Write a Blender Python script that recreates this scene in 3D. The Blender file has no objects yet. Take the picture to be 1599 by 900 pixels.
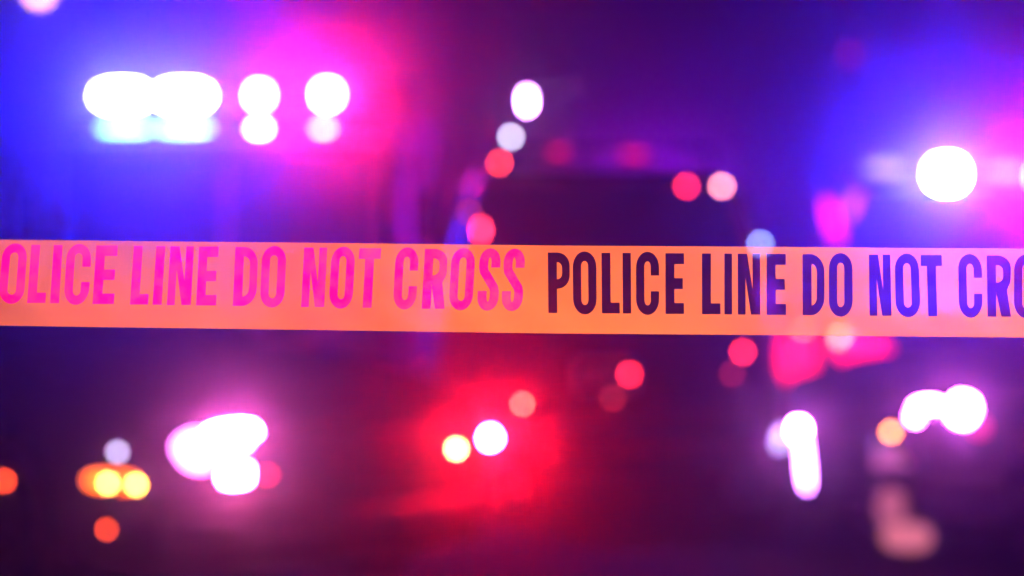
import bpy, bmesh, math, random
from mathutils import Vector, Matrix
from mathutils.geometry import delaunay_2d_cdt

random.seed(7)
scene = bpy.context.scene
COL = scene.collection

# ------------------------------------------------------------------ camera
CAM_Z = 1.25
LENS = 85.0
FPX = 1599.0 * LENS / 36.0          # photograph pixels per metre at one metre
TAPE_Y = 2.10
cd = bpy.data.cameras.new('camera')
cam = bpy.data.objects.new('camera', cd)
COL.objects.link(cam)
cam.location = (0, 0, CAM_Z)
cam.rotation_euler = (math.radians(90), 0, 0)
cd.lens = LENS
cd.sensor_width = 36.0
cd.clip_start = 0.05
cd.clip_end = 2000
cd.dof.use_dof = True
cd.dof.focus_distance = TAPE_Y
cd.dof.aperture_fstop = 2.95
scene.camera = cam

# ------------------------------------------------------------------ world: night sky
w = bpy.data.worlds.new('World')
scene.world = w
w.use_nodes = True
nt = w.node_tree
bg = nt.nodes['Background']
sky = nt.nodes.new('ShaderNodeTexSky')
sky.sky_type = 'NISHITA'
sky.sun_disc = False
sky.sun_elevation = math.radians(-6)
sky.sun_rotation = math.radians(200)
nt.links.new(sky.outputs[0], bg.inputs[0])
bg.inputs[1].default_value = 0.001

# ------------------------------------------------------------------ exposure and sampling
scene.render.engine = 'CYCLES'
scene.view_settings.view_transform = 'Standard'
scene.view_settings.look = 'None'
scene.view_settings.exposure = 0.0
scene.view_settings.gamma = 1.0
cy = scene.cycles
cy.use_denoising = True
cy.max_bounces = 5
cy.diffuse_bounces = 2
cy.glossy_bounces = 2
cy.transmission_bounces = 3
cy.transparent_max_bounces = 12
cy.volume_bounces = 0
cy.sample_clamp_indirect = 2.0
cy.caustics_reflective = False
cy.caustics_refractive = False
cy.use_light_tree = True

HAZE_DENSITY = 0.006
HAZE_G = 0.975
GLOW = 1.0          # every lamp's output is scaled by this

# ------------------------------------------------------------------ materials
MATS = {}
def nodes_of(name):
    m = bpy.data.materials.new(name)
    m.use_nodes = True
    t = m.node_tree
    return m, t, t.nodes['Principled BSDF']

def paint(name, col, rough=0.3, metal=0.0, coat=0.5, dirt=0.5, scale=3.0, spec=.5):
    if name in MATS: return MATS[name]
    m, t, b = nodes_of(name)
    tc = t.nodes.new('ShaderNodeTexCoord')
    n = t.nodes.new('ShaderNodeTexNoise'); n.inputs['Scale'].default_value = scale; n.inputs['Detail'].default_value = 6
    t.links.new(tc.outputs['Object'], n.inputs['Vector'])
    r = t.nodes.new('ShaderNodeMapRange')
    r.inputs['From Min'].default_value = 0.3; r.inputs['From Max'].default_value = 0.75
    r.inputs['To Min'].default_value = max(0.03, rough * (1 - dirt * .4)); r.inputs['To Max'].default_value = min(1, rough * (1 + dirt))
    t.links.new(n.outputs[0], r.inputs['Value']); t.links.new(r.outputs[0], b.inputs['Roughness'])
    mx = t.nodes.new('ShaderNodeMix'); mx.data_type = 'RGBA'
    mx.inputs['A'].default_value = (*col, 1)
    mx.inputs['B'].default_value = (*[c * .75 + .012 for c in col], 1)
    t.links.new(n.outputs[0], mx.inputs['Factor']); t.links.new(mx.outputs['Result'], b.inputs['Base Color'])
    b.inputs['Metallic'].default_value = metal
    b.inputs['Coat Weight'].default_value = coat
    b.inputs['Specular IOR Level'].default_value = spec
    MATS[name] = m
    return m

def emit(col, strength):
    key = 'lamp_%.2f_%.2f_%.2f_%.2f' % (*col, strength)
    if key in MATS: return MATS[key]
    m = bpy.data.materials.new(key); m.use_nodes = True
    t = m.node_tree; t.nodes.clear()
    o = t.nodes.new('ShaderNodeOutputMaterial'); e = t.nodes.new('ShaderNodeEmission')
    e.inputs[0].default_value = (*col, 1); e.inputs[1].default_value = strength * GLOW
    t.links.new(e.outputs[0], o.inputs[0])
    MATS[key] = m
    return m

NAVY = paint('navy_paint', (.012, .014, .03), .5, coat=0, spec=0)
MAROON = paint('dark_maroon_paint', (.05, .004, .006), .5, coat=0, spec=.25)
BLACK = paint('black_paint', (.008, .008, .009), .6, coat=0, spec=0)
CHAR = paint('charcoal_paint', (.02, .02, .024), .6, coat=0, spec=.1)
RED = paint('truck_red_paint', (.12, .010, .010), .55, coat=0)
WHITE = paint('white_paint', (.45, .45, .45), .3)
GLASS = paint('dark_glass', (.004, .004, .006), .04, coat=1, dirt=.6)
TINT = paint('dusty_tinted_glass', (.006, .006, .008), .6, coat=0, spec=.1)
RUBBER = paint('tyre_rubber', (.012, .012, .012), .8, coat=0, scale=25)
PLASTIC = paint('black_plastic', (.012, .012, .013), .7, coat=0, scale=20, spec=.1)
STEEL = paint('brushed_steel', (.35, .35, .36), .3, metal=1, coat=0, scale=12)
CHROME = paint('chrome', (.08, .08, .085), .5, metal=1, coat=0, scale=8)
GALV = paint('galvanised_steel', (.3, .3, .3), .45, metal=.8, coat=0, scale=10)
CLEAR = paint('unlit_lens', (.10, .10, .11), .1, coat=1)
REDLENS = paint('unlit_red_lens', (.10, .004, .004), .12, coat=1)

# ------------------------------------------------------------------ object helpers
def link(o, parent=None):
    COL.objects.link(o)
    if parent is not None: o.parent = parent
    return o
def tag(o, label=None, cat=None, group=None, kind=None):
    if label: o['label'] = label
    if cat: o['category'] = cat
    if group: o['group'] = group
    if kind: o['kind'] = kind
    return o
def thing(name, label, cat, loc=(0, 0, 0), rz=0, group=None):
    o = bpy.data.objects.new(name, None)
    o.empty_display_size = .2
    link(o); o.location = loc; o.rotation_euler = (0, 0, rz)
    return tag(o, label, cat, group)
def obj(name, bm, mat, parent=None, smooth=True, matrix=None):
    me = bpy.data.meshes.new(name)
    bmesh.ops.recalc_face_normals(bm, faces=bm.faces)
    bm.to_mesh(me); bm.free()
    me.materials.append(mat)
    if smooth:
        me.shade_smooth()
        try: me.set_sharp_from_angle(angle=math.radians(38))
        except Exception: pass
    o = bpy.data.objects.new(name, me)
    link(o, parent)
    if matrix is not None: o.matrix_local = matrix
    return o
def share(o, name, parent, matrix):
    c = bpy.data.objects.new(name, o.data); link(c, parent); c.matrix_local = matrix
    return c

def box(bm, x0, x1, y0, y1, z0, z1, bev=0.0, seg=2):
    r = bmesh.ops.create_cube(bm, size=1)
    vs = r['verts']
    for v in vs:
        v.co = Vector(((x0 + x1) / 2 + v.co.x * (x1 - x0), (y0 + y1) / 2 + v.co.y * (y1 - y0), (z0 + z1) / 2 + v.co.z * (z1 - z0)))
    if bev > 0:
        es = list({e for v in vs for e in v.link_edges})
        bmesh.ops.bevel(bm, geom=es, offset=bev, segments=seg, affect='EDGES', profile=.6)
    return bm
def bx(*a, **k):
    return box(bmesh.new(), *a, **k)
def tube(bm, pts, rad, n=10):
    pts = [Vector(p) for p in pts]
    rings = []
    for i, p in enumerate(pts):
        d = (pts[min(i + 1, len(pts) - 1)] - pts[max(i - 1, 0)]).normalized()
        up = Vector((0, 0, 1)) if abs(d.z) < .9 else Vector((1, 0, 0))
        a = d.cross(up).normalized(); b = d.cross(a)
        r = rad[i] if isinstance(rad, (list, tuple)) else rad
        rings.append([bm.verts.new(p + (a * math.cos(t) + b * math.sin(t)) * r) for t in [2 * math.pi * k / n for k in range(n)]])
    for r0, r1 in zip(rings, rings[1:]):
        for k in range(n):
            bm.faces.new((r0[k], r0[(k + 1) % n], r1[(k + 1) % n], r1[k]))
    bm.faces.new(rings[0]); bm.faces.new(rings[-1][::-1])
    return bm
def lathe(bm, prof, n=28, axis='y'):
    rings = []
    for r, h in prof:
        ring = []
        for k in range(n):
            t = 2 * math.pi * k / n
            c, s = math.cos(t) * r, math.sin(t) * r
            ring.append(bm.verts.new((c, h, s) if axis == 'y' else (c, s, h)))
        rings.append(ring)
    for r0, r1 in zip(rings, rings[1:]):
        for k in range(n):
            bm.faces.new((r0[k], r0[(k + 1) % n], r1[(k + 1) % n], r1[k]))
    bm.faces.new(rings[0]); bm.faces.new(rings[-1][::-1])
    return bm
def slab(corners, th):
    """a four-cornered pane with thickness; corners in order, th along the normal"""
    bm = bmesh.new()
    c = [Vector(p) for p in corners]
    n = (c[1] - c[0]).cross(c[3] - c[0]).normalized() * th
    a = [bm.verts.new(p) for p in c]; b = [bm.verts.new(p + n) for p in c]
    bm.faces.new(a[::-1]); bm.faces.new(b)
    for i in range(4):
        j = (i + 1) % 4
        bm.faces.new((a[i], a[j], b[j], b[i]))
    bmesh.ops.bevel(bm, geom=bm.edges[:], offset=min(.01, abs(th) * .4), segments=1, affect='EDGES')
    return bm

# ---- the lamp: a dark housing with a domed lens that gives off light
def dome(bm, wd, ht, depth, n=24, p=2.6, z0=0.0):
    rings = []
    for f, d in ((1, 0), (.97, .45), (.86, .8), (.6, .97), (.25, 1.0)):
        ring = []
        for k in range(n):
            t = 2 * math.pi * k / n
            c, s = math.cos(t), math.sin(t)
            e = 2 / p
            ring.append(bm.verts.new((math.copysign(abs(c) ** e, c) * wd / 2 * f, math.copysign(abs(s) ** e, s) * ht / 2 * f, z0 + d * depth)))
        rings.append(ring)
    for r0, r1 in zip(rings, rings[1:]):
        for k in range(n):
            bm.faces.new((r0[k], r0[(k + 1) % n], r1[(k + 1) % n], r1[k]))
    bm.faces.new(rings[-1]); bm.faces.new(rings[0][::-1])
    return bm
def world_of(root):
    return Matrix.Translation(root.location) @ root.rotation_euler.to_matrix().to_4x4()
def frame_at(pos, nrm, roll=0):
    z = Vector(nrm).normalized()
    x = Vector((0, 0, 1)).cross(z).normalized()
    y = z.cross(x)
    m = Matrix((x, y, z)).transposed().to_4x4()
    m.translation = Vector(pos)
    return m @ Matrix.Rotation(roll, 4, 'Z')
def lamp(root, name, pos, nrm, wd, ht, col, strength, roll=0, rim=.012, back=.06, housing=None):
    """pos and nrm in world space; the lamp becomes a part of root with its lens as sub-part"""
    m = world_of(root).inverted() @ frame_at(pos, nrm, roll)
    h = bmesh.new(); dome(h, wd + 2 * rim, ht + 2 * rim, .004, z0=-.002)
    ext = [v for v in h.verts if v.co.z <= -.001]
    for v in ext: v.co.z = -back
    ho = obj(name, h, housing or PLASTIC, root, matrix=m)
    l = bmesh.new(); dome(l, wd, ht, min(wd, ht) * .22, z0=.004)
    le = obj('lens', l, emit(col, strength), ho)
    return ho
def px(u, v, d):
    """the point of the place at depth d seen at photograph pixel (u, v)"""
    return Vector(((u - 799.5) * d / FPX, d, CAM_Z - (v - 450) * d / FPX))
def px_plane(u, v, p0, n):
    ray = Vector(((u - 799.5) / FPX, 1, -(v - 450) / FPX))
    o = Vector((0, 0, CAM_Z)); n = Vector(n)
    return o + ray * ((Vector(p0) - o).dot(n) / ray.dot(n))

# ------------------------------------------------------------------ the ground
def ground():
    m, t, b = nodes_of('wet_asphalt')
    tc = t.nodes.new('ShaderNodeTexCoord')
    n1 = t.nodes.new('ShaderNodeTexNoise'); n1.inputs['Scale'].default_value = 90; n1.inputs['Detail'].default_value = 8
    n2 = t.nodes.new('ShaderNodeTexNoise'); n2.inputs['Scale'].default_value = .7; n2.inputs['Detail'].default_value = 4
    t.links.new(tc.outputs['Object'], n1.inputs['Vector']); t.links.new(tc.outputs['Object'], n2.inputs['Vector'])
    cr = t.nodes.new('ShaderNodeValToRGB')
    cr.color_ramp.elements[0].color = (.014, .014, .015, 1); cr.color_ramp.elements[1].color = (.045, .045, .045, 1)
    t.links.new(n1.outputs[0], cr.inputs[0]); t.links.new(cr.outputs[0], b.inputs['Base Color'])
    r = t.nodes.new('ShaderNodeMapRange'); r.inputs['From Min'].default_value = .35; r.inputs['From Max'].default_value = .65
    r.inputs['To Min'].default_value = .5; r.inputs['To Max'].default_value = .85
    t.links.new(n2.outputs[0], r.inputs[0]); t.links.new(r.outputs[0], b.inputs['Roughness'])
    bp = t.nodes.new('ShaderNodeBump'); bp.inputs['Strength'].default_value = .35; bp.inputs['Distance'].default_value = .01
    t.links.new(n1.outputs[0], bp.inputs['Height']); t.links.new(bp.outputs[0], b.inputs['Normal'])
    b.inputs['Specular IOR Level'].default_value = .0
    bm = bmesh.new()
    bmesh.ops.create_grid(bm, x_segments=20, y_segments=20, size=200)
    tag(obj('ground', bm, m, smooth=False), kind='structure')
    line = paint('road_line_paint', (.55, .55, .52), .6, coat=0, scale=30)
    bm = bmesh.new()
    for k in range(9):
        box(bm, -.06, .06, 14 + k * 9, 17 + k * 9, .003, .006)
    tag(obj('road_marking', bm, line, smooth=False), kind='structure')
ground()

# ------------------------------------------------------------------ vehicles
def side_mesh(bm, outline, yfun, grid, sgn):
    xs = [p[0] for p in outline]; zs = [p[1] for p in outline]
    n = len(outline)
    vs = [Vector(p) for p in outline]
    ed = [(i, (i + 1) % n) for i in range(n)]
    def inside(x, z):
        c = False; j = n - 1
        for i in range(n):
            (xi, zi), (xj, zj) = outline[i], outline[j]
            if (zi > z) != (zj > z) and x < (xj - xi) * (z - zi) / (zj - zi) + xi: c = not c
            j = i
        return c
    x = min(xs) + grid / 2
    while x < max(xs):
        z = min(zs) + grid / 2
        while z < max(zs):
            if inside(x, z): vs.append(Vector((x, z)))
            z += grid
        x += grid
    co, _, faces, *_r = delaunay_2d_cdt(vs, ed, [list(range(n))], 1, 1e-5)
    bv = [bm.verts.new(yfun(p[0], p[1], sgn)) for p in co]
    for f in faces:
        bm.faces.new([bv[i] for i in f])

def arch(cx, cz, r, zb, n=12, rev=False):
    a0 = math.asin(max(-1, min(1, (zb - cz) / r)))
    ang = [a0 + (math.pi - 2 * a0) * k / n for k in range(n + 1)]
    p = [(cx + r * math.cos(t), cz + r * math.sin(t)) for t in ang]
    return p

class Shape: pass
def shape(kind):
    s = Shape()
    if kind == 'sedan':
        s.L, s.W, s.wr, s.zb = 2.42, .92, .34, .24
        s.xf, s.xr = 1.48, -1.45
        s.top = [(2.34, .24), (2.42, .34), (2.42, .60), (2.38, .74), (2.26, .82), (1.7, .91), (1.0, .99), (.5, 1.0), (-.8, 1.02), (-1.6, 1.05), (-2.2, 1.05), (-2.38, 1.0), (-2.42, .8), (-2.42, .45), (-2.34, .26)]
        s.cab = dict(z0=.985, z1=1.45, xf0=1.0, xf1=.2, xr0=-1.75, xr1=-1.0, w0=.84, w1=.60)
        s.doors = [(.95, -.12), (-.15, -1.02)]
        s.belt = .97
    else:
        s.L, s.W, s.wr, s.zb = 2.55, 1.0, .40, .32
        s.xf, s.xr = 1.52, -1.55
        s.top = [(2.42, .32), (2.55, .42), (2.55, .8), (2.50, 1.0), (2.36, 1.10), (1.9, 1.16), (1.3, 1.22), (.5, 1.22), (-1.0, 1.24), (-2.2, 1.25), (-2.5, 1.25), (-2.55, 1.1), (-2.55, .5), (-2.45, .36)]
        s.cab = dict(z0=1.205, z1=1.92, xf0=1.32, xf1=.55, xr0=-2.52, xr1=-2.22, w0=.95, w1=.74)
        s.doors = [(1.0, -.10), (-.13, -1.08)]
        s.belt = 1.19
    return s

WHEEL = {}
def wheels(root, s):
    for xx in (s.xf, s.xr):
        for sg in (-1, 1):
            key = s.wr
            mw = Matrix.Translation((xx, sg * (s.W - .13), s.wr)) @ Matrix.Rotation(0 if sg > 0 else math.pi, 4, 'Z')
            if key not in WHEEL:
                r = s.wr
                hub = bmesh.new(); lathe(hub, [(.03, -.09), (r * .3, -.09), (r * .32, .07), (.07, .10), (.03, .105)])
                hb = obj('wheel', hub, STEEL, root, matrix=mw)
                ty = bmesh.new(); lathe(ty, [(r * .68, -.11), (r * .93, -.115), (r, -.085), (r, .085), (r * .93, .115), (r * .68, .11), (r * .66, 0), (r * .68, -.105)], 36)
                t = obj('tyre', ty, RUBBER, hb)
                rim = bmesh.new(); lathe(rim, [(r * .69, -.09), (r * .69, .10), (r * .65, .105), (r * .62, .02), (r * .6, -.09)], 36)
                for k in range(5):
                    a = 2 * math.pi * k / 5
                    c, sn = math.cos(a), math.sin(a)
                    tube(rim, [(c * r * .2, .07, sn * r * .2), (c * r * .64, .085, sn * r * .64)], [.04, .03], 8)
                rm = obj('rim', rim, STEEL, hb)
                WHEEL[key] = (hb, t, rm)
            else:
                hb0, t0, r0 = WHEEL[key]
                hb = share(hb0, 'wheel', root, mw)
                share(t0, 'tyre', hb, Matrix.Identity(4)); share(r0, 'rim', hb, Matrix.Identity(4))

def vehicle(name, label, cat, kind, loc, heading, body_mat, group=None):
    """a passenger vehicle built round its own ground point; heading is the way its nose points"""
    s = shape(kind)
    root = thing(name, label, cat, loc, math.atan2(heading[1], heading[0]), group)
    zmid = .62 if kind == 'sedan' else .8
    def yfun(x, z, sg, out=0.0):
        u = max(0, min(1, (abs(x) - (s.L - .75)) / .75))
        hw = s.W * (1 - .16 * u ** 2.2) * (1 - .07 * ((z - zmid) / .6) ** 2) + out
        return Vector((x - math.copysign(.10, x) * u ** 3, sg * hw, z))
    outline = list(s.top)
    bottom = []
    bottom.append((s.xr - s.wr - .09, s.zb))
    bottom += arch(s.xr, s.wr, s.wr + .06, s.zb)[::-1]
    bottom += arch(s.xf, s.wr, s.wr + .06, s.zb)[::-1]
    outline = outline + bottom
    bm = bmesh.new()
    for sg in (-1, 1): side_mesh(bm, outline, yfun, .14, sg)
    # skin across the car, from the nose over the bonnet and deck to the tail
    M = 13
    rows = []
    n = len(outline)
    for (x, z) in outline:
        a = yfun(x, z, 1)
        row = []
        u = max(0, min(1, (abs(x) - (s.L - .75)) / .75))
        for k in range(M):
            t = -1 + 2 * k / (M - 1)
            crown = .035 * (1 - t * t) if z > zmid + .1 else 0
            row.append(bm.verts.new((x - math.copysign(.10, x) * u ** 3 * t * t, a.y * t, z + crown)))
        rows.append(row)
    for i in range(n):
        r0, r1 = rows[i], rows[(i + 1) % n]
        for k in range(M - 1):
            bm.faces.new((r0[k], r1[k], r1[k + 1], r0[k + 1]))
    bmesh.ops.remove_doubles(bm, verts=bm.verts[:], dist=.0008)
    obj('body', bm, body_mat, root)
    # cabin
    c = s.cab
    bm = bmesh.new()
    N = 40; rings = []
    lv = [0, .2, .5, .8, .93, .985, 1.0]
    for t in lv:
        e = t ** 1.0
        xf = c['xf0'] + (c['xf1'] - c['xf0']) * e; xr = c['xr0'] + (c['xr1'] - c['xr0']) * e
        hw = c['w0'] + (c['w1'] - c['w0']) * e
        shr = 0 if t < .93 else (.02 if t < .98 else (.05 if t < .99 else .12))
        z = c['z0'] + (c['z1'] - c['z0']) * (t if t < .93 else min(1, t))
        ring = []
        cx = (xf + xr) / 2; hx = (xf - xr) / 2 - shr; hy = hw - shr
        for k in range(N):
            a = 2 * math.pi * k / N
            p = 2 / 9.0
            ring.append(bm.verts.new((cx + math.copysign(abs(math.cos(a)) ** p, math.cos(a)) * hx, math.copysign(abs(math.sin(a)) ** p, math.sin(a)) * hy, z)))
        rings.append(ring)
    for r0, r1 in zip(rings, rings[1:]):
        for k in range(N): bm.faces.new((r0[k], r0[(k + 1) % N], r1[(k + 1) % N], r1[k]))
    # domed roof
    last = rings[-1]
    cen = Vector(((c['xf1'] + c['xr1']) / 2, 0, c['z1']))
    for f, dz in ((.7, .02), (.35, .032)):
        nr = [bm.verts.new((cen.x + (v.co.x - cen.x) * f, v.co.y * f, c['z1'] + dz)) for v in rings[-1]]
        for k in range(N): bm.faces.new((last[k], last[(k + 1) % N], nr[(k + 1) % N], nr[k]))
        last = nr
    bm.faces.new(last)
    obj('cabin', bm, body_mat, root)
    def cp(xa, t, yf):
        pass
    # glass, each pane on its own
    def lerp(a, b, t): return a + (b - a) * t
    def fx(t): return lerp(c['xf0'], c['xf1'], t)
    def rx(t): return lerp(c['xr0'], c['xr1'], t)
    def hw(t): return lerp(c['w0'], c['w1'], t)
    def zz(t): return lerp(c['z0'], c['z1'], t)
    t0, t1 = .10, .86
    ins = .11
    o_ = .004
    obj('windshield', slab([(fx(t0) + o_, -hw(t0) + ins, zz(t0)), (fx(t0) + o_, hw(t0) - ins, zz(t0)), (fx(t1) + o_, hw(t1) - ins, zz(t1)), (fx(t1) + o_, -hw(t1) + ins, zz(t1))], .012), GLASS, root)
    obj('rear_window', slab([(rx(t0) - o_, hw(t0) - ins, zz(t0)), (rx(t0) - o_, -hw(t0) + ins, zz(t0)), (rx(t1) - o_, -hw(t1) + ins, zz(t1)), (rx(t1) - o_, hw(t1) - ins, zz(t1))], .012), GLASS, root)
    cuts0 = [fx(t0) - .22, s.doors[0][1], s.doors[1][1]] + ([rx(t0) + .2] if kind == 'suv' else [])
    cuts1 = [fx(t1) - .10, s.doors[0][1], s.doors[1][1] + (.12 if kind == 'sedan' else 0)] + ([rx(t1) + .16] if kind == 'suv' else [])
    for sg in (-1, 1):
        for a in range(len(cuts0) - 1):
            q = [(cuts0[a + 1] + .05, sg * (hw(t0) + o_), zz(t0)), (cuts0[a] - .04, sg * (hw(t0) + o_), zz(t0)), (cuts1[a] - .04, sg * (hw(t1) + o_), zz(t1)), (cuts1[a + 1] + .05, sg * (hw(t1) + o_), zz(t1))]
            if sg > 0: q = [q[1], q[0], q[3], q[2]]
            obj('side_window', slab(q, .010), GLASS, root)
        # doors, a skin 4 mm proud of the body
        for (xa, xb) in s.doors:
            zl, zh = s.zb + .12, s.belt - .02
            xb2 = xb
            pts = [(xa, zl), (xa, zh), (xb2, zh), (xb2, zl)]
            if xb2 < s.xr + s.wr + .1:
                pts = [(xa, zl), (xa, zh), (xb2, zh)] + [(xb2, s.wr + .30), (xb2 + .12, s.wr + .12), (xb2 + .18, zl)]
            bm = bmesh.new()
            side_mesh(bm, pts, lambda x, z, g: yfun(x, z, g, .005), .16, sg)
            d = obj('door', bm, body_mat, root)
            hm = bmesh.new()
            yy = yfun(xb + .16, s.belt - .14, sg, .02).y
            box(hm, xb + .08, xb + .26, min(yy - .012, yy + .012), max(yy - .012, yy + .012), s.belt - .155, s.belt - .125, .008)
            obj('door_handle', hm, CHROME, d)
        mm = bmesh.new()
        yb = sg * (c['w0'] + .02)
        xm = c['xf0'] - .32; zm = c['z0'] + .10
        y0, y1 = (yb, yb + sg * .22)
        box(mm, xm - .05, xm + .07, min(yb + sg * .07, y1), max(yb + sg * .07, y1), zm - .06, zm + .09, .03, 3)
        tube(mm, [(xm, sg * (c['w0'] - .02), zm - .06), (xm, yb + sg * .1, zm - .02)], .02, 8)
        obj('side_mirror', mm, body_mat, root)
    # nose and tail trim
    zg0, zg1 = (.50, .70) if kind == 'sedan' else (.72, .98)
    g = bmesh.new()
    for k in range(5):
        z = zg0 + (zg1 - zg0) * k / 4
        box(g, s.L - .01, s.L + .012, -.42, .42, z - .010, z + .010, .004, 1)
    box(g, s.L - .008, s.L + .003, -.44, .44, zg0 - .02, zg1 + .02, .002, 1)
    obj('grille', g, PLASTIC, root)
    for e, nm in ((1, 'front_bumper'), (-1, 'rear_bumper')):
        bm = bmesh.new()
        zb0, zb1 = (s.zb + .10, s.zb + .22)
        pts = []
        for k in range(13):
            t = -1 + 2 * k / 12
            pts.append((e * (s.L + .03 - .10 * t * t), t * (s.W * .84), (zb0 + zb1) / 2))
        tube(bm, pts, .05, 10)
        obj(nm, bm, PLASTIC if kind == 'sedan' else CHAR, root)
    pm = bx(-s.L - .035, -s.L - .02, -.16, .16, s.zb + .38, s.zb + .54, .005)
    obj('license_plate', pm, WHITE, root)
    u = bx(-s.L + .25, s.L - .3, -s.W + .2, s.W - .2, s.zb - .06, s.zb + .05, .02)
    obj('underbody', u, PLASTIC, root)
    wheels(root, s)
    return root, s

def lightbar(root, z, x, half, lit, depth=.28, h=.11, off=CLEAR):
    """a roof light bar along the vehicle's width; lit = [(y, width, height, colour, strength)] facing forward"""
    bm = bx(x - depth / 2, x + depth / 2, -half, half, z - .02, z + .015, .01)
    for sg in (-1, 1):
        box(bm, x - .05, x + .05, sg * half * .6 - .03, sg * half * .6 + .03, z - .12, z - .02, .006)
    bar = obj('light_bar', bm, PLASTIC, root)
    n = 8
    for k in range(n):
        y0 = -half + 2 * half * k / n + .008; y1 = y0 + 2 * half / n - .016
        obj('lens_cover', bx(x - depth / 2 + .02, x + depth / 2 - .012, y0, y1, z + .016, z + h, .02), off, bar)
    return bar

REDC = (1.0, .045, .03)
BLUEC = (.014, .015, 1.0)
WHITEC = (.95, .92, 1.0)
WARM = (1.0, .78, .45)
AMBER = (1.0, .30, .03)

# ---- A: big rescue truck far behind, blue and red bar on its cab
def rescue_truck():
    d = 17.0
    ctr = px(350, 150, d)
    head = (-ctr.x * .15, -1.0)
    root = thing('fire_truck', 'large red rescue truck whose wide roof bar flashes blue, white and red', 'truck', (ctr.x, d + .15, 0), -math.pi / 2)
    # local x forward (towards the camera), y to the image right
    W = 1.2
    cab = bmesh.new()
    prof = [(0, .55), (.12, .62), (.12, 1.1), (.06, 1.25), (-.02, 2.25), (-.12, 2.42), (-.3, 2.46), (-2.0, 2.46), (-2.0, .55)]
    rows = []
    for (x, z) in prof:
        rows.append([cab.verts.new((x - .14 * abs(t) ** 4 if x > -.5 else x, W * t, z)) for t in [-1, -.97, -.8, -.5, 0, .5, .8, .97, 1]])
    for r0, r1 in zip(rows, rows[1:] + rows[:1]):
        for k in range(8): cab.faces.new((r0[k], r1[k], r1[k + 1], r0[k + 1]))
    cab.faces.new([r[0] for r in rows]); cab.faces.new([r[-1] for r in rows][::-1])
    obj('cab', cab, RED, root)
    obj('equipment_box', bx(-7.2, -2.06, -1.22, 1.22, .6, 2.9, .04), RED, root)
    for k in range(4):
        for sg in (-1, 1):
            x1 = -2.2 - k * 1.22
            lk = obj('locker_shutter', bx(x1 - 1.14, x1, sg * 1.222 - .012, sg * 1.222 + .012, .95 if k in (0, 3) else 1.25, 2.5, .006), PLASTIC, root)
    for sg in (-1, 1):
        y0, y1 = (.03, 1.06) if sg > 0 else (-1.06, -.03)
        obj('windshield', slab([(.055, y0, 1.36), (.055, y1, 1.36), (-.005, y1, 2.2), (-.005, y0, 2.2)], .012), GLASS, root)
        obj('door', bx(-1.15, -.25, sg * 1.2 - .012, sg * 1.2 + .012, .7, 2.3, .008), RED, root)
        obj('side_window', bx(-1.05, -.35, sg * 1.216 - .008, sg * 1.216 + .008, 1.45, 2.2, .004), TINT, root)
        mm = bmesh.new()
        box(mm, .10, .16, sg * 1.40 - .10, sg * 1.40 + .10, 1.55, 1.95, .02)
        tube(mm, [(0, sg * 1.15, 2.15), (.13, sg * 1.38, 2.1), (.13, sg * 1.4, 1.9)], .015, 8)
        obj('side_mirror', mm, PLASTIC, root)
        obj('headlight', bx(.11, .15, sg * .86 - .2, sg * .86 + .2, .78, .98, .02), CLEAR, root)
    g = bmesh.new()
    for k in range(6): box(g, .115, .14, -.5, .5, .72 + k * .07, .745 + k * .07, .004, 1)
    obj('grille', g, CHROME, root)
    obj('front_bumper', bx(.1, .5, -1.2, 1.2, .42, .68, .04), CHROME, root)
    obj('visor_lip', bx(-.06, .22, -1.1, 1.1, 2.29, 2.31, .005), WHITE, root)
    sh = Shape(); sh.wr, sh.W = .5, 1.2
    for (xf, xr) in ((-.9, -5.2),):
        sh.xf, sh.xr = xf, xr
        wheels(root, sh)
    bar = obj('light_bar', bx(-.28, .10, -1.0, 1.0, 2.47, 2.52, .015), PLASTIC, root)
    obj('bar_cover', bx(-.27, .06, -.99, .99, 2.525, 2.70, .03), CLEAR, bar)
    N = (0, -1, 0)
    y = d - .13
    def L(u, v, wpx, hpx, col, st, name='strobe_lamp'):
        lamp(root, name, px(u, v, y), N, wpx * y / FPX, hpx * y / FPX, col, st)
    L(190, 150, 80, 34, BLUEC, 3500)
    L(287, 150, 80, 34, BLUEC, 3500)
    L(405, 149, 26, 26, (.7, .10, 1.0), 350)
    L(511, 148, 30, 30, (1.0, .008, .09), 4200)
    y = d - .20
    for u, wpx, col, st in ((196, 80, (.3, .8, 1.0), 11), (288, 80, (.35, .85, 1.0), 11), (405, 22, (.9, .85, 1.0), 40), (505, 22, (1.0, .62, .06), 14)):
        L(u, 201, wpx, 10, col, st, 'marker_or_reflection')  # glowing lower row stands in for the bar mirrored on the cab
    return root
rescue_truck()

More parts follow.
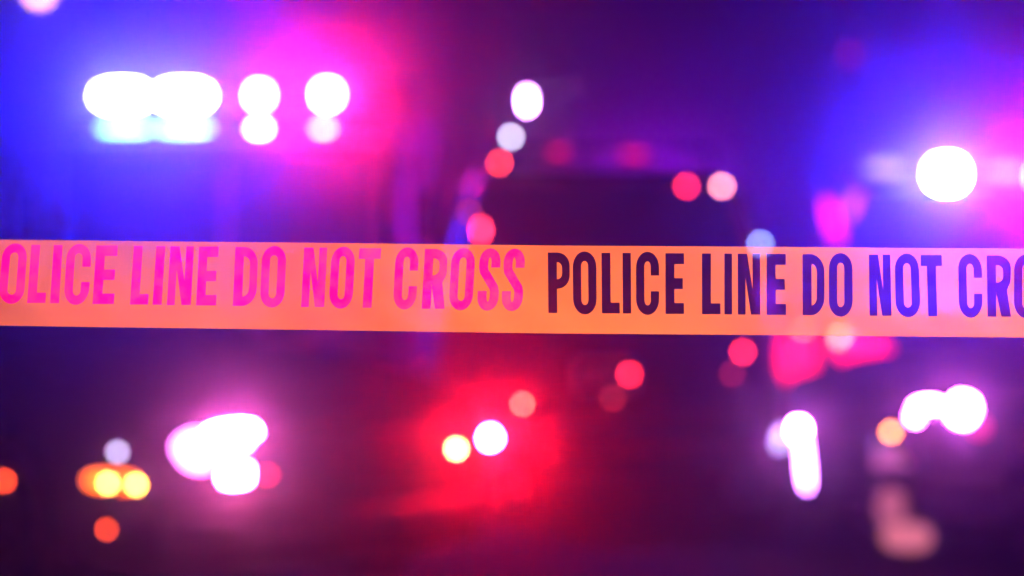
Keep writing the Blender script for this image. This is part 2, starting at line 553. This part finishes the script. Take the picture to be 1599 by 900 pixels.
# ---- E: big dark utility vehicle, tail to the camera
def dark_suv():
    d = 13.0
    X = (945 - 799.5) * d / FPX
    root, s = vehicle('police_suv', 'dark utility vehicle seen from behind, red lamps round its rear window', 'suv', 'suv', (X, d + 2.55, 0), (0, 1.0), MAROON)
    N = (0, -1, 0)
    def L(u, v, wpx, hpx, col, st, name='tail_light', y=None, roll=0):
        if y is None:                                    # on the sloping tailgate
            t = max(0, min(1, (px(u, v, d + .15).z - s.cab['z0']) / (s.cab['z1'] - s.cab['z0'])))
            y = d + 2.55 + s.cab['xr0'] + (s.cab['xr1'] - s.cab['xr0']) * t - .03
        lamp(root, name, px(u, v, y), N, wpx * y / FPX, hpx * y / FPX, col, st, roll)
    # roof rack with work lamps
    r = bmesh.new()
    zr = 1.95
    tube(r, [(-2.0, .52, 1.90), (-2.0, .52, 2.34)], .018, 8)
    tube(r, [(-2.0, -.62, 1.90), (-2.0, -.62, 2.02), (-2.0, .62, 2.02), (-2.0, .62, 1.90)], .018, 8)
    obj('roof_rack', r, PLASTIC, root)
    yr = d + .45
    L(823, 158, 10, 26, (.7, .3, 1.0), 110, 'work_lamp', yr)
    L(798, 214, 9, 9, (.6, .55, .75), 28, 'work_lamp', yr)
    L(780, 255, 8, 8, REDC, 40)
    L(751, 360, 8, 18, (1, .03, .09), 34)
    L(733, 333, 8, 8, REDC, 7)
    L(1072, 291, 9, 9, (1, .02, .06), 32)
    L(1127, 291, 10, 9, (1, .24, .26), 38)
    L(1187, 381, 9, 9, (.28, .34, .95), 26, 'side_lamp')
    L(872, 238, 26, 12, (1, .01, .05), 1.6, 'roof_edge_glow')  # dim glowing lenses draw the red reflection along the roof edge
    L(990, 242, 40, 12, (1, .01, .05), 1.5, 'roof_edge_glow')
    y2 = d - .03
    L(1160, 550, 9, 9, (1, .02, .05), 34, 'tail_light', y2)
    L(983, 585, 9, 9, (1, .02, .05), 36, 'tail_light', y2)
    L(957, 622, 9, 9, (1, .04, .08), 5, 'reflector_or_reflection', y2)
    L(1143, 584, 9, 9, (1, .03, .12), 4, 'reflector_or_reflection', y2)
dark_suv()

# ---- C: patrol vehicle at the right edge, blue bar
def right_suv():
    d = 16.4
    X = (1490 - 799.5) * d / FPX
    head = Vector((-.10, -1.0)).normalized()
    loc = Vector((X, d + .3, 0))
    root, s = vehicle('patrol_or_added_suv', 'dark patrol vehicle with a bright blue roof bar at the picture edge', 'suv', 'suv', loc, head, CHAR)
    lightbar(root, 2.0, 0.0, .66, [])
    y = d + .05
    N = (0, -1, 0)
    def L(u, v, wpx, hpx, col, st, name='strobe_lamp', y=y, roll=0):
        lamp(root, name, px(u, v, y), N, wpx * y / FPX, hpx * y / FPX, col, st, roll)
    L(1478, 272, 52, 44, BLUEC, 7000)
    L(1478, 306, 52, 22, (.25, .5, 1.0), 90)
    L(1385, 262, 60, 22, (.4, .3, 1.0), 2.4)
    L(1572, 268, 60, 22, (.4, .3, 1.0), 2.6)
    L(1630, 276, 40, 30, (1, .003, .14), 2600)
    L(1412, 300, 50, 22, (.3, .3, 1.0), 3)
    yf = d - 2.3
    L(1300, 345, 22, 70, (1.0, .01, .5), 3.2, 'pillar_glow', d - .9, .3)  # red light falling on the pillar, drawn as glowing lenses
    L(1332, 320, 14, 40, (1.0, .10, .7), 2.4, 'pillar_glow', d - .9, -.3)
    L(1252, 525, 20, 26, (1.0, .24, .18), 13, 'headlight', yf)
    L(1318, 535, 20, 38, (1.0, .28, .2), 13, 'headlight', yf, .5)
    L(1246, 556, 60, 90, (1.0, .006, .05), 4, 'grille_lamp_or_halo', yf + .02)  # wide red lenses draw the halo round the headlights
    L(1350, 552, 100, 56, (1.0, .006, .05), 4.5, 'grille_lamp_or_halo', yf + .02, -.4)
right_suv()

# ---- added vehicle hidden behind the dark one, put there so its bar lights the haze
def added_far_suv():
    d = 27.0
    X = (985 - 799.5) * d / FPX
    root, s = vehicle('patrol_or_added_suv', 'added far vehicle hidden behind the dark utility vehicle, its bar lighting the haze violet', 'suv', 'suv', (X, d + .3, 0), (0, -1.0), CHAR)
    lightbar(root, 2.0, 0.0, .66, [])
    for u, col, st in ((945, (.5, .002, 1), 900), (1040, (.35, .002, 1), 2200)):
        lamp(root, 'strobe_lamp', px(u, 330, d), (0, -1, .25), .30, .11, col, st)  # lamps of the added vehicle, there to light the haze
added_far_suv()

# ---- B: low patrol car at the left, nose turned to the image right
def left_car():
    yaw = math.radians(42)
    h = Vector((math.sin(yaw), -math.cos(yaw), 0))
    side = Vector((-math.cos(yaw), -math.sin(yaw), 0))      # towards the near front corner
    front = Vector((-.62, 9.0, 0))
    loc = front - h * 2.42
    root, s = vehicle('patrol_car', 'dark patrol car with its white headlight glaring beside amber marker lamps', 'car', 'sedan', loc, (h.x, h.y), BLACK)
    pf = front + h * .02
    def F(u, v, wpx, hpx, col, st, name='headlight', roll=0, push=.02):
        p = px_plane(u, v, front + h * push, h)
        sc = p.y / FPX
        lamp(root, name, p, (h + Vector((0, -.9, 0))).normalized(), wpx * sc, hpx * sc, col, st, roll, back=.14)
    flank = front + side * .86
    def S(u, v, wpx, hpx, col, st, name='marker_or_reflection', roll=0, push=.03):
        p = px_plane(u, v, flank + side * push, side)
        sc = p.y / FPX
        lamp(root, name, p, (side + Vector((0, -.6, 0))).normalized(), wpx * sc, hpx * sc, col, st, roll, back=.1)
    F(358, 682, 88, 34, (1, .10, .6), 460, roll=.12, push=-.06)
    F(300, 708, 70, 66, (.9, .22, 1), 14, roll=.3, push=-.10)
    F(370, 742, 62, 24, (1, .10, .3), 420, 'fog_lamp_or_reflection', .1, push=-.04)
    F(395, 745, 60, 12, (1, .03, .12), 8, 'grille_lamp_or_halo', .1, push=-.02)
    F(765, 684, 18, 18, (1, .003, .02), 15000, 'strobe_lamp', push=.03)
    F(712, 701, 10, 10, (1, .66, .22), 70, 'fog_lamp_or_reflection', push=.03)
    F(815, 631, 8, 8, (1, .16, .12), 40, 'strobe_lamp', push=.03)
    S(178, 752, 110, 26, (1, .12, .003), 8, 'turn_signal')
    S(170, 755, 13, 12, (1, .50, .08), 55, 'indicator_lamp', push=.075)
    S(214, 757, 13, 12, (1, .50, .08), 55, 'indicator_lamp', push=.075)
    S(185, 706, 14, 10, (.55, .45, .8), 14)
    S(168, 827, 8, 8, (1, .07, .02), 26)
    S(8, 751, 10, 10, (1, .06, .01), 30)
left_car()

# ---- D: patrol car at the right, nose turned to the image left
def right_car():
    yaw = math.radians(56)
    h = Vector((-math.sin(yaw), -math.cos(yaw), 0))
    side = Vector((math.cos(yaw), -math.sin(yaw), 0))
    c = px(1365, 660, 11.0)
    front = Vector((c.x, c.y, 0))
    loc = front - h * 2.42
    root, s = vehicle('patrol_car', 'dark patrol car with a white lamp over a pale streak and a paired white headlight', 'car', 'sedan', loc, (h.x, h.y), NAVY)
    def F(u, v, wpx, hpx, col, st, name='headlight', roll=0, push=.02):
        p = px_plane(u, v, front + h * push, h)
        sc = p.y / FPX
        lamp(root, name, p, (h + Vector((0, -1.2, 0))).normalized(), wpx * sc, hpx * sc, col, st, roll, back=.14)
    F(1248, 672, 18, 22, (.9, .12, 1), 650, push=.0)
    F(1257, 722, 12, 84, (.7, .22, 1), 38, 'lamp_or_streak', .09, push=.09)  # glowing lens made up to draw the white streak on the bodywork
    F(1220, 685, 16, 34, (.6, .45, 1), 5, 'lamp_or_streak', -.3, push=-.03)
    F(1456, 648, 66, 40, (1, .12, .9), 230, push=-.05)
    F(1504, 640, 36, 40, (1, .12, .9), 230, push=-.05, roll=-.3)
    F(1392, 675, 10, 10, (1, .24, .04), 42, 'turn_signal', push=.02)
    F(1385, 700, 40, 40, (.5, .3, 1), .8, 'reflector_or_reflection', push=-.03)
    F(1405, 728, 80, 70, (1, .22, .6), .55, 'reflector_or_reflection', push=-.02)  # pink reflection on the nose, drawn as a dim glowing lens
    F(1392, 792, 46, 60, (1, .22, .36), .5, 'fog_lamp_or_reflection', push=.0)  # both lower lenses imitate red light mirrored by the bumper
    F(1416, 838, 80, 44, (1, .24, .32), .75, 'fog_lamp_or_reflection', push=.0)
    F(1530, 668, 24, 24, (1, .02, .2), 1.2, 'reflector_or_reflection', push=-.06)
right_car()

# ------------------------------------------------------------------ street furniture far behind
def street_lamp(x, y, hz, arm, label, lens_strength, power):
    """arm: which way along x the head reaches out; the lens hangs under the head"""
    root = thing('street_lamp', label, 'street lamp', (x, y, 0), 0, 'street lamps along the road')
    bm = bmesh.new()
    tube(bm, [(0, 0, 0), (0, 0, hz * .5), (0, 0, hz - .5), (arm * .15, 0, hz - .05), (arm * .5, 0, hz + .15), (arm * .9, 0, hz + .2)], [.11, .08, .06, .05, .045, .04], 12)
    obj('pole', bm, GALV, root)
    obj('base_plate', bx(-.2, .2, -.2, .2, .0, .06, .01), GALV, root)
    obj('lamp_head', bx(min(arm * .8, arm * 1.6), max(arm * .8, arm * 1.6), -.16, .16, hz + .16, hz + .28, .05), GALV, root)
    b = bmesh.new(); lathe(b, [(.20, .17), (.21, .12), (.19, .03), (.13, -.04), (.05, -.07)], 20, 'z')
    for v in b.verts: v.co += Vector((arm * 1.2, 0, hz))
    obj('lamp_glass', b, emit((1.0, .45, .10), lens_strength), root)
    ld = bpy.data.lights.new('street_lamp_light', 'SPOT')
    ld.energy = power; ld.color = (1.0, .62, .35); ld.spot_size = math.radians(106); ld.spot_blend = .2; ld.shadow_soft_size = .12
    lo = bpy.data.objects.new('street_lamp_light', ld); link(lo, root)
    lo.location = (arm * 1.2, 0, hz - .22)
p = px(62, -2, 48.0)
street_lamp(p.x - 1.2, 48.0, p.z, 1, 'warm white street lamp high above the blue roof bar', 9, 1000)
street_lamp(3.4, -2.6, 6.0, -1, 'added unseen street lamp behind the camera, lighting the tape', 14, 16500)  # added out of view so the tape is lit from the front
def signal():
    d = 60.0
    p = px(1330, 86, d)
    root = thing('traffic_light', 'small dim red traffic light far off in the dark', 'traffic light', (p.x + .6, d + .2, 0))
    bm = bmesh.new()
    tube(bm, [(0, 0, 0), (0, 0, p.z - .4), (0, 0, p.z + .5), (-.1, 0, p.z + .6), (-.6, 0, p.z + .62)], [.1, .08, .06, .05, .04], 12)
    obj('pole', bm, GALV, root)
    hd = obj('signal_head', bx(-.78, -.42, -.1, .14, p.z - .85, p.z + .3, .03), PLASTIC, root)
    for k in (1, 2):
        m = world_of(root).inverted() @ frame_at((p.x, d + .08, p.z - .35 * k), (0, -1, 0))
        l = bmesh.new(); dome(l, .2, .2, .03)
        obj('unlit_lens', l, CLEAR, root, matrix=m)
    lamp(root, 'red_lamp', Vector((p.x, d + .06, p.z)), (0, -1, 0), .22, .22, (1, .01, .12), 1.5)
signal()

# ------------------------------------------------------------------ the police tape
S = TAPE_Y / FPX                    # metres per photograph pixel on the tape
H = 95.0
ST, HB = 14.0, 17.0
def arc(cx, cy, rx, ry, a0, a1, n=9):
    return [(cx + rx * math.cos(math.radians(a0 + (a1 - a0) * k / n)), cy + ry * math.sin(math.radians(a0 + (a1 - a0) * k / n))) for k in range(n + 1)]
def stadium(x0, x1, y0, y1, ry):
    r = (x1 - x0) / 2; c = (x0 + x1) / 2
    return arc(c, y1 - ry, r, ry, 0, 180, 14) + arc(c, y0 + ry, r, ry, 180, 360, 14)
def letter(ch, w):
    """outlines (first the outside, then holes) in photograph pixels, y up from the baseline"""
    if ch == 'I': return [[(0, 0), (w, 0), (w, H), (0, H)]]
    if ch == 'L': return [[(0, 0), (w, 0), (w, HB), (ST, HB), (ST, H), (0, H)]]
    if ch == 'T':
        a = (w - ST) / 2
        return [[(a, 0), (a + ST, 0), (a + ST, H - HB), (w, H - HB), (w, H), (0, H), (0, H - HB), (a, H - HB)]]
    if ch == 'E': return [[(0, 0), (w, 0), (w, HB), (ST, HB), (ST, .41 * H), (w * .94, .41 * H), (w * .94, .41 * H + HB), (ST, .41 * H + HB), (ST, H - HB), (w, H - HB), (w, H), (0, H)]]
    if ch == 'N': return [[(0, 0), (12, 0), (12, .60 * H), (w - 14.5, 0), (w, 0), (w, H), (w - 12, H), (w - 12, .42 * H), (14.5, H), (0, H)]]
    if ch == 'O': return [stadium(0, w, -2, H + 2, 25), stadium(13, w - 13, 13, H - 13, 8)]
    if ch == 'C':
        o = arc(w / 2, H + 2 - 25, w / 2, 25, 0, 180, 14) + arc(w / 2, 23, w / 2, 25, 180, 360, 14)
        r = w / 2 - 13
        i = arc(w / 2, 21, r, 8, 360, 180, 12) + arc(w / 2, H - 21, r, 8, 180, 0, 12)
        return [[(w, .63 * H)] + o + [(w, .37 * H), (w - 13, .37 * H)] + i + [(w - 13, .63 * H)]]
    if ch == 'D':
        r = w * .62
        o = [(0, 0)] + arc(w - r, 28, r, 28, 270, 360, 9) + arc(w - r, H - 28, r, 28, 0, 90, 9) + [(0, H)]
        r2 = r - 12
        i = [(ST, HB - 2)] + arc(w - r, HB - 2 + 12, r2, 12, 270, 360, 7) + arc(w - r, H - HB + 2 - 12, r2, 12, 0, 90, 7) + [(ST, H - HB + 2)]
        return [o, i]
    if ch in 'PR':
        r = w * .58
        yb = .40 * H
        bowl = arc(w - r, yb + 20, r, 20, 270, 360, 8) + arc(w - r, H - 20, r, 20, 0, 90, 8)
        r2 = r - 12
        i = [(ST, yb + 15)] + arc(w - r, yb + 15 + 9, r2, 9, 270, 360, 6) + arc(w - r, H - 15 - 9, r2, 9, 0, 90, 6) + [(ST, H - 15)]
        if ch == 'P':
            return [[(0, 0), (ST, 0), (ST, yb)] + bowl + [(0, H)], i]
        return [[(0, 0), (ST, 0), (ST, yb), (w - r - 2, yb), (w - 15, 0), (w, 0), (w - 6, yb + 3)] + bowl[5:] + [(0, H)], i]
    if ch == 'S':
        t = 7.0
        cl = [(w - t, .70 * H)] + arc(w / 2, H + 2 - t - 15, w / 2 - t, 15, 0, 180, 12) + [(t, .70 * H)]
        cl += [(t + 1.5, .63 * H), (t + 6, .56 * H), (w / 2, .50 * H), (w - t - 6, .44 * H), (w - t - 1.5, .37 * H)]
        cl += [(w - t, .30 * H)] + arc(w / 2, -2 + t + 15, w / 2 - t, 15, 360, 180, 12) + [(t, .31 * H)]
        lft, rgt = [], []
        for k, p in enumerate(cl):
            a = Vector(cl[max(k - 1, 0)]); b = Vector(cl[min(k + 1, len(cl) - 1)])
            d = (b - a)
            if d.length < 1e-6: continue
            d.normalize(); nrm = Vector((-d.y, d.x))
            lft.append(tuple(Vector(p) + nrm * t)); rgt.append(tuple(Vector(p) - nrm * t))
        return [lft + rgt[::-1]]

PHRASE = [('P', -36, -2), ('O', 4, 43), ('L', 48, 76), ('I', 83, 97), ('C', 104, 142), ('E', 149, 182),
          ('L', 207, 235), ('I', 242, 256), ('N', 264, 301), ('E', 309, 340), ('D', 366, 402), ('O', 408, 446),
          ('N', 473, 509), ('O', 516, 553), ('T', 559, 593), ('C', 616, 652), ('R', 661, 697), ('O', 703, 740), ('S', 747, 780), ('S', 785, 818)]
PHRASE2 = [('P', 856, 890), ('O', 895, 932), ('L', 940, 968), ('I', 973, 986), ('C', 994, 1030), ('E', 1040, 1069),
           ('L', 1097, 1126), ('I', 1132, 1144), ('N', 1153, 1188), ('E', 1198, 1228), ('D', 1254, 1288), ('O', 1295, 1332),
           ('N', 1358, 1392), ('O', 1399, 1437), ('T', 1440, 1473), ('C', 1498, 1535), ('R', 1543, 1580), ('O', 1585, 1622), ('S', 1630, 1663), ('S', 1668, 1702)]
def top_y(u): 
    if u < 860: return 374.5 + (u / 860.0) * 8.8
    return 383.3 + (u - 860) / 740.0 * 5.0
def bot_y(u):
    if u < 860: return 508.5 + (u / 860.0) * 12.5
    return 521 + (u - 860) / 740.0 * 6.3
def relief(x, z):
    return .006 * math.sin(x * 5.1 + .6) + .003 * math.sin(x * 17 + z * 30) + .0013 * math.sin(x * 41 - z * 75 + 1) * math.sin(x * 3.1) + .0005 * math.sin(x * 95 + z * 160) * math.sin(x * 7.3 + 2)
def tape():
    U0, U1 = -2700.0, 4300.0
    root_mats = {}
    # plastic film, ink
    m = bpy.data.materials.new('tape_film'); m.use_nodes = True
    t = m.node_tree; t.nodes.clear()
    out = t.nodes.new('ShaderNodeOutputMaterial')
    tr = t.nodes.new('ShaderNodeBsdfTransparent'); tr.inputs[0].default_value = (1, .95, .9, 1)
    df = t.nodes.new('ShaderNodeBsdfDiffuse')
    tl = t.nodes.new('ShaderNodeBsdfTranslucent')
    tc = t.nodes.new('ShaderNodeTexCoord')
    n = t.nodes.new('ShaderNodeTexNoise'); n.inputs['Scale'].default_value = 9; n.inputs['Detail'].default_value = 8
    t.links.new(tc.outputs['Object'], n.inputs['Vector'])
    cr = t.nodes.new('ShaderNodeValToRGB')
    cr.color_ramp.elements[0].position = .3; cr.color_ramp.elements[1].position = .75
    cr.color_ramp.elements[0].color = (.95, .235, .06, 1); cr.color_ramp.elements[1].color = (.97, .285, .095, 1)
    t.links.new(n.outputs[0], cr.inputs[0])
    t.links.new(cr.outputs[0], df.inputs[0]); t.links.new(cr.outputs[0], tl.inputs[0])
    m1 = t.nodes.new('ShaderNodeMixShader'); m1.inputs[0].default_value = .4
    t.links.new(df.outputs[0], m1.inputs[1]); t.links.new(tl.outputs[0], m1.inputs[2])
    m2 = t.nodes.new('ShaderNodeMixShader'); m2.inputs[0].default_value = .44
    t.links.new(tr.outputs[0], m2.inputs[1]); t.links.new(m1.outputs[0], m2.inputs[2])
    t.links.new(m2.outputs[0], out.inputs[0])
    film_mat = m
    def ink(name, col, tcol, clear, patch):
        m = bpy.data.materials.new(name); m.use_nodes = True
        t = m.node_tree; t.nodes.clear()
        out = t.nodes.new('ShaderNodeOutputMaterial')
        tr = t.nodes.new('ShaderNodeBsdfTransparent'); tr.inputs[0].default_value = (*tcol, 1)
        df = t.nodes.new('ShaderNodeBsdfDiffuse')
        tc = t.nodes.new('ShaderNodeTexCoord')
        n = t.nodes.new('ShaderNodeTexNoise'); n.inputs['Scale'].default_value = 45; n.inputs['Detail'].default_value = 6; n.inputs['Roughness'].default_value = .7
        t.links.new(tc.outputs['Object'], n.inputs['Vector'])
        cr = t.nodes.new('ShaderNodeValToRGB')
        cr.color_ramp.elements[0].position = .42; cr.color_ramp.elements[1].position = .72
        cr.color_ramp.elements[0].color = (*col, 1); cr.color_ramp.elements[1].color = (*patch, 1)
        t.links.new(n.outputs[0], cr.inputs[0]); t.links.new(cr.outputs[0], df.inputs[0])
        m2 = t.nodes.new('ShaderNodeMixShader'); m2.inputs[0].default_value = clear
        t.links.new(tr.outputs[0], m2.inputs[1]); t.links.new(df.outputs[0], m2.inputs[2])
        t.links.new(m2.outputs[0], out.inputs[0])
        return m
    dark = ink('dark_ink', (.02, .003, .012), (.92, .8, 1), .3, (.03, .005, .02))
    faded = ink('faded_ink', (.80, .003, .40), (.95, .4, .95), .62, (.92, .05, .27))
    # letters: all outlines in pixel space, then one triangulation so film and print share their edges
    loops, letters = [], []
    def put(phr, shift, mat, slant, letters=letters):
        for ch, a, b in phr:
            a += shift; b += shift
            if b < U0 + 30 or a > U1 - 30: continue
            outs = []
            cu = (a + b) / 2
            ty, by = top_y(cu), bot_y(cu)
            y_top = ty + (7.5 if cu < 850 else 11.0) ; y_bot = by - (36.0 if cu < 850 else 32.0)
            sc = (y_bot - y_top) / H
            for o in letter(ch, b - a):
                outs.append([(a + x + (y - H / 2) * slant, y_bot - y * sc) for x, y in o])
            letters.append((outs, mat))
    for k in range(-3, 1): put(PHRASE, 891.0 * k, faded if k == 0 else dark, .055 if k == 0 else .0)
    for k in range(0, 4): put(PHRASE2, 888.0 * k, dark, -.008)
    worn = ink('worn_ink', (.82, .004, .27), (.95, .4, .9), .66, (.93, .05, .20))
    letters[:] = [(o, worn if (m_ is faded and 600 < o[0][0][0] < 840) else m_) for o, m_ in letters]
    def film_bounds(u): return top_y(u), bot_y(u)
    verts, edges = [], []
    def add_loop(lp):
        i0 = len(verts)
        for p in lp: verts.append(Vector(p))
        nn = len(lp)
        for k in range(nn): edges.append((i0 + k, i0 + (k + 1) % nn))
    us = [U0 + (U1 - U0) * k / 240 for k in range(241)]
    add_loop([(u, top_y(u)) for u in us] + [(u, bot_y(u)) for u in us[::-1]])
    for outs, mat in letters:
        for o in outs: add_loop(o)
    for k in range(1, 240):
        u = us[k]
        for f in (.04, .2, .35, .5, .65, .8, .92):
            verts.append(Vector((u, top_y(u) + (bot_y(u) - top_y(u)) * f)))
    co, _, faces, *_r = delaunay_2d_cdt(verts, edges, [], 0, 1e-4)
    def inpoly(x, y, poly):
        c = False; j = len(poly) - 1
        for i in range(len(poly)):
            xi, yi = poly[i]; xj, yj = poly[j]
            if (yi > y) != (yj > y) and x < (xj - xi) * (y - yi) / (yj - yi) + xi: c = not c
            j = i
        return c
    bbs = []
    for outs, mat in letters:
        xs = [p[0] for p in outs[0]]
        bbs.append((min(xs), max(xs)))
    buckets = {i: [] for i in range(len(letters))}
    film = []
    for f in faces:
        (ax, ay), (bx_, by_), (cx_, cy_) = [co[i][:2] for i in f]
        if abs((bx_ - ax) * (cy_ - ay) - (cx_ - ax) * (by_ - ay)) < .01: continue
        if (bx_ - ax) * (cy_ - ay) - (cx_ - ax) * (by_ - ay) > 0: f = f[::-1]
        cx = sum(co[i][0] for i in f) / 3; cyy = sum(co[i][1] for i in f) / 3
        if not (top_y(cx) - .05 < cyy < bot_y(cx) + .05): continue
        hit = -1
        for li, (a, b) in enumerate(bbs):
            if a <= cx <= b:
                outs = letters[li][0]
                if inpoly(cx, cyy, outs[0]) and not any(inpoly(cx, cyy, h) for h in outs[1:]):
                    hit = li; break
        (film if hit < 0 else buckets[hit]).append(f)
    def to3(p):
        x = (p[0] - 799.5) * S; z = -(p[1] - 450) * S
        return Vector((x, relief(x, z), z))
    def mesh(name, fs, mat, parent):
        used = {}
        vs = []
        out = []
        for f in fs:
            r = []
            for i in f:
                if i not in used:
                    used[i] = len(vs); vs.append(to3(co[i]))
                r.append(used[i])
            out.append(r)
        me = bpy.data.meshes.new(name)
        me.from_pydata(vs, [], out); me.materials.append(mat); me.shade_smooth()
        e = 1e-4
        nn = []
        for v in vs:
            gx = (relief(v.x + e, v.z) - relief(v.x - e, v.z)) / (2 * e); gz = (relief(v.x, v.z + e) - relief(v.x, v.z - e)) / (2 * e)
            nn.append(Vector((gx, -1, gz)).normalized())
        me.normals_split_custom_set_from_vertices(nn)
        o = bpy.data.objects.new(name, me)
        link(o, parent)
        return o
    root = mesh('police_tape', film, film_mat, None)
    root.location = (0, TAPE_Y, CAM_Z)
    tag(root, 'taut yellow-orange police tape printed POLICE LINE DO NOT CROSS', 'tape')
    for i, (outs, mat) in enumerate(letters):
        if buckets[i]: mesh('letter', buckets[i], mat, root)
    # no posts are built: both tape ends float unsupported, out of view
tape()

# ------------------------------------------------------------------ haze
def haze():
    bm = bx(-215, 215, -215, 215, -1.0, 9.5)
    m = bpy.data.materials.new('night_haze'); m.use_nodes = True
    t = m.node_tree; t.nodes.clear()
    o = t.nodes.new('ShaderNodeOutputMaterial'); v = t.nodes.new('ShaderNodeVolumePrincipled')
    v.inputs['Color'].default_value = (.95, .95, .95, 1)
    v.inputs['Density'].default_value = HAZE_DENSITY
    v.inputs['Anisotropy'].default_value = HAZE_G
    t.links.new(v.outputs[0], o.inputs['Volume'])
    h = obj('haze', bm, m, smooth=False)
    tag(h, 'thin night haze lit by the flashing lamps', 'haze', kind='stuff')
haze()
